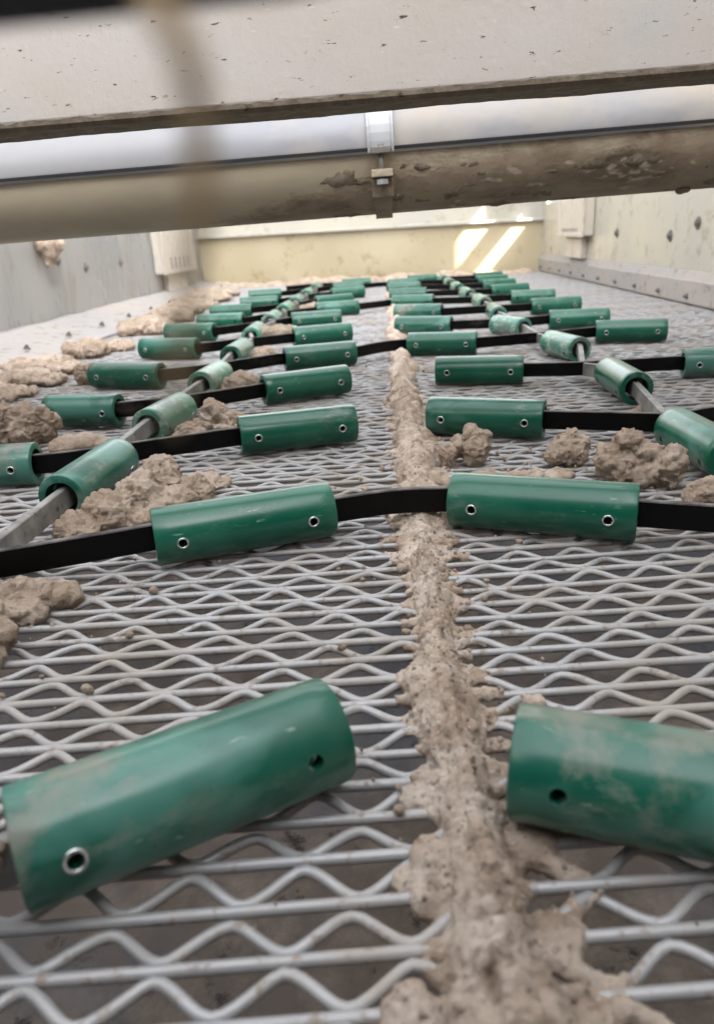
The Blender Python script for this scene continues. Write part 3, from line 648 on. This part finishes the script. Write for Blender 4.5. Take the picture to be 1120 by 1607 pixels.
# mud crust stuck to the lower front right of the pipe
crust = []
rr = random.Random(4)
for k in range(60):
    x = rr.uniform(-.10, .80); a_ = R(rr.uniform(196, 262)) ; s = rr.uniform(.006, .018)
    crust.append((x, (PR - s * .42) * math.cos(a_), (PR - s * .42) * math.sin(a_), s * 2.6, s * .55, s * .55, 0))
b = clump('mud_crust', crust, None, .004, .0022, 70, DIRT, pp, (0, 0, 0), 1)
for k, (x, s) in enumerate(((.42, .006),)):
    c = clump('drip', [(x, -.02, -PR - .001, s * 2, s, s * .7, 0), (x + s, -.015, -PR, s, s, s * .5, 0)], None, .003, .0015, 80, DIRT, pp, (0, 0, 0), 1)
# half shell cover, seam on the front side
cv = empty('pipe_cover', (0, PY, PZ)); cv.rotation_euler.y = -tilt; tag(cv, 'light grey curved cover sheet lying over the top of the cross pipe', 'cover')
A0, A1 = R(-2), R(187)
bm = bmesh.new(); lathe_strip(bm, XW0, XW1, 160, 30, A0, A1, PR + .0055, .0012, 3); o = from_bm('cover_sheet', bm, COVER, cv, True)
md = o.modifiers.new('t', 'SOLIDIFY'); md.thickness = .003; md.offset = -1
o = box_obj('seam_shadow_strip', (XW0, XW1, -PR - .0062, -PR - .0015, -.0075, -.0032), LIPM, cv)  # dark strip added to stand for the shadow gap under the cover edge
# clamp
cl = empty('pipe_clamp', (0, PY, PZ)); cl.rotation_euler.y = -tilt; tag(cl, 'bolted metal strap clamp around the middle of the cross pipe', 'clamp')
def ring_strip(name, x0, x1, a0, a1, r0, r1, mat, na=30):
    bm = bmesh.new(); vs = []
    for k in range(na + 1):
        a_ = a0 + (a1 - a0) * k / na; c, s = math.cos(a_), math.sin(a_); vs.append([bm.verts.new((x, r * c, r * s)) for x, r in ((x0, r0), (x0, r1), (x1, r1), (x1, r0))])
    for A, B in zip(vs, vs[1:]):
        for q in range(4): bm.faces.new((A[q], A[(q + 1) % 4], B[(q + 1) % 4], B[q]))
    bm.faces.new(vs[0]); bm.faces.new(vs[-1][::-1]); bmesh.ops.recalc_face_normals(bm, faces=bm.faces); return from_bm(name, bm, mat, cl)
ring_strip('upper_strap', -.014, .014, R(0), R(184), PR + .007, PR + .0115, STRAP)
for x in (-.0172, .0142): ring_strip('strap_edge', x, x + .003, R(0), R(186), PR + .0072, PR + .0145, STRAP)
ring_strip('lower_strap', -.012, .012, R(206), R(338), PR + .001, PR + .006, PIPE)
box_obj('upper_lug', (-.013, .013, -PR - .026, -PR - .0055, -.0125, -.0045), BOLT, cl, .001)
box_obj('lower_lug', (-.014, .014, -PR - .024, -PR + .004, -.040, -.031), PIPE, cl, .001)
box_obj('lug_plate', (-.0145, .0145, -PR - .006, -PR + .012, -.064, -.0405), DIRT, cl, .001)
bm = bmesh.new(); bmesh.ops.create_cone(bm, cap_ends=True, segments=14, radius1=.004, radius2=.004, depth=.050, matrix=Matrix.Translation((0, -PR - .015, -.026)))
from_bm('clamp_bolt', bm, BOLT, cl, True)
bm = bmesh.new(); bmesh.ops.create_cone(bm, cap_ends=True, segments=6, radius1=.0085, radius2=.0085, depth=.006, matrix=Matrix.Translation((0, -PR - .015, -.046))); from_bm('nut', bm, STRAP, cl)
# muddy bracket below the pipe at the left wall and the dark one on the right
o = clump('bracket_mud', [(XL + .05, 2.50, .275, .03, .05, .025, 0), (XL + .04, 2.49, .25, .02, .03, .025, 0), (XL + .03, 2.49, .225, .015, .02, .02, 0), (XL + .02, 2.50, .28, .03, .05, .03, 0)], None, .006, .008, 30, CLAY, None, (XL + .05, 2.45, .25)); tag(o, 'brown lump of mud stuck high on the left side wall under the pipe', 'mud lump')
t = empty('pipe_bracket', (.64, 1.24, .27)); tag(t, 'dark dirty bracket under the right end of the cross pipe', 'bracket')
o = clump('bracket_body', [(0, 0, 0, .03, .03, .028, 0), (.03, 0, .01, .03, .03, .03, 0), (.06, 0, .0, .03, .03, .035, 0)], None, .004, .004, 50, DIRT, t, (0, 0, 0))

# ------------------------------------------------------------------ front cross beam
fb = empty('cross_beam', (0, .66, .35)); fb.rotation_euler.y = -math.atan(.017); tag(fb, 'wide pale painted cross beam with speckled face nearest the camera at the top', 'beam')
bm = bmesh.new()
box(bm, XL + .01, XR - .01, 0, .046, .004, .24, .003); from_bm('beam_body', bm, BEAM, fb)
bm = bmesh.new(); n = 420; rowsv = []
for k in range(n + 1):
    x = XL + .012 + (XR - XL - .024) * k / n; t1 = .0016 * noise.fractal(Vector((x * 55, 0, 0)), .7, 2.2, 4); t2 = .0011 * noise.fractal(Vector((x * 7, 5, 0)), .9, 2.2, 2) + .0002 * noise.noise(Vector((x * 90, 7, 0)))
    rowsv.append([bm.verts.new(p) for p in ((x, -.0025 + t1 * .3, .0055 + t1), (x, -.003, .002), (x, .002, -.001), (x, .048, -.001 + t2 * 1.6), (x, .048, .003))])
for A, B in zip(rowsv, rowsv[1:]):
    for q in range(4): bm.faces.new((A[q], A[q + 1], B[q + 1], B[q]))
bmesh.ops.recalc_face_normals(bm, faces=bm.faces); from_bm('dirty_lower_edge', bm, DIRT, fb)

# ------------------------------------------------------------------ rubber lip and twine right by the lens
bm = bmesh.new()
LP = [(-.10, .0700, .2665), (-.03, .0700, .2678), (-.008, .0700, .2684), (.006, .0700, .2700), (.03, .0700, .2740)]
rg = []
for (x, y, z) in LP: rg.append([bm.verts.new(p) for p in ((x, y, z), (x, y + .012, z + .003), (x, y + .012, z + .05), (x, y, z + .05))])
for A, B in zip(rg, rg[1:]):
    for q in range(4): bm.faces.new((A[q], A[(q + 1) % 4], B[(q + 1) % 4], B[q]))
bm.faces.new(rg[0]); bm.faces.new(rg[-1][::-1]); bmesh.ops.recalc_face_normals(bm, faces=bm.faces)
o = from_bm('hatch_lip', bm, LIPM); tag(o, 'black blurred rubber edge of the hatch across the top left corner', 'hatch edge')
ctrl = [(-.0200, .066, .2760), (-.0165, .058, .2700), (-.0116, .046, .2622), (-.0101, .045, .2597), (-.0099, .045, .2561), (-.0107, .045, .2505), (-.0128, .0455, .2440), (-.0136, .046, .2415), (-.0140, .046, .2390)]
C = np.array(ctrl); tt = np.linspace(0, len(C) - 1, 60); P = np.stack([np.interp(tt, range(len(C)), C[:, k]) for k in range(3)], 1)
for _ in range(6): P[1:-1] = (P[:-2] + P[1:-1] * 2 + P[2:]) / 4
V, F = tube_path(P, np.interp(np.linspace(0, 1, 60), [0, .3, .6, 1], [.0010, .0009, .00075, .0004]), 8)
o = mesh_np('twine_strand', V, F, TWINE); tag(o, 'thin brown blurred strand hanging down close to the lens at the upper left', 'strand')
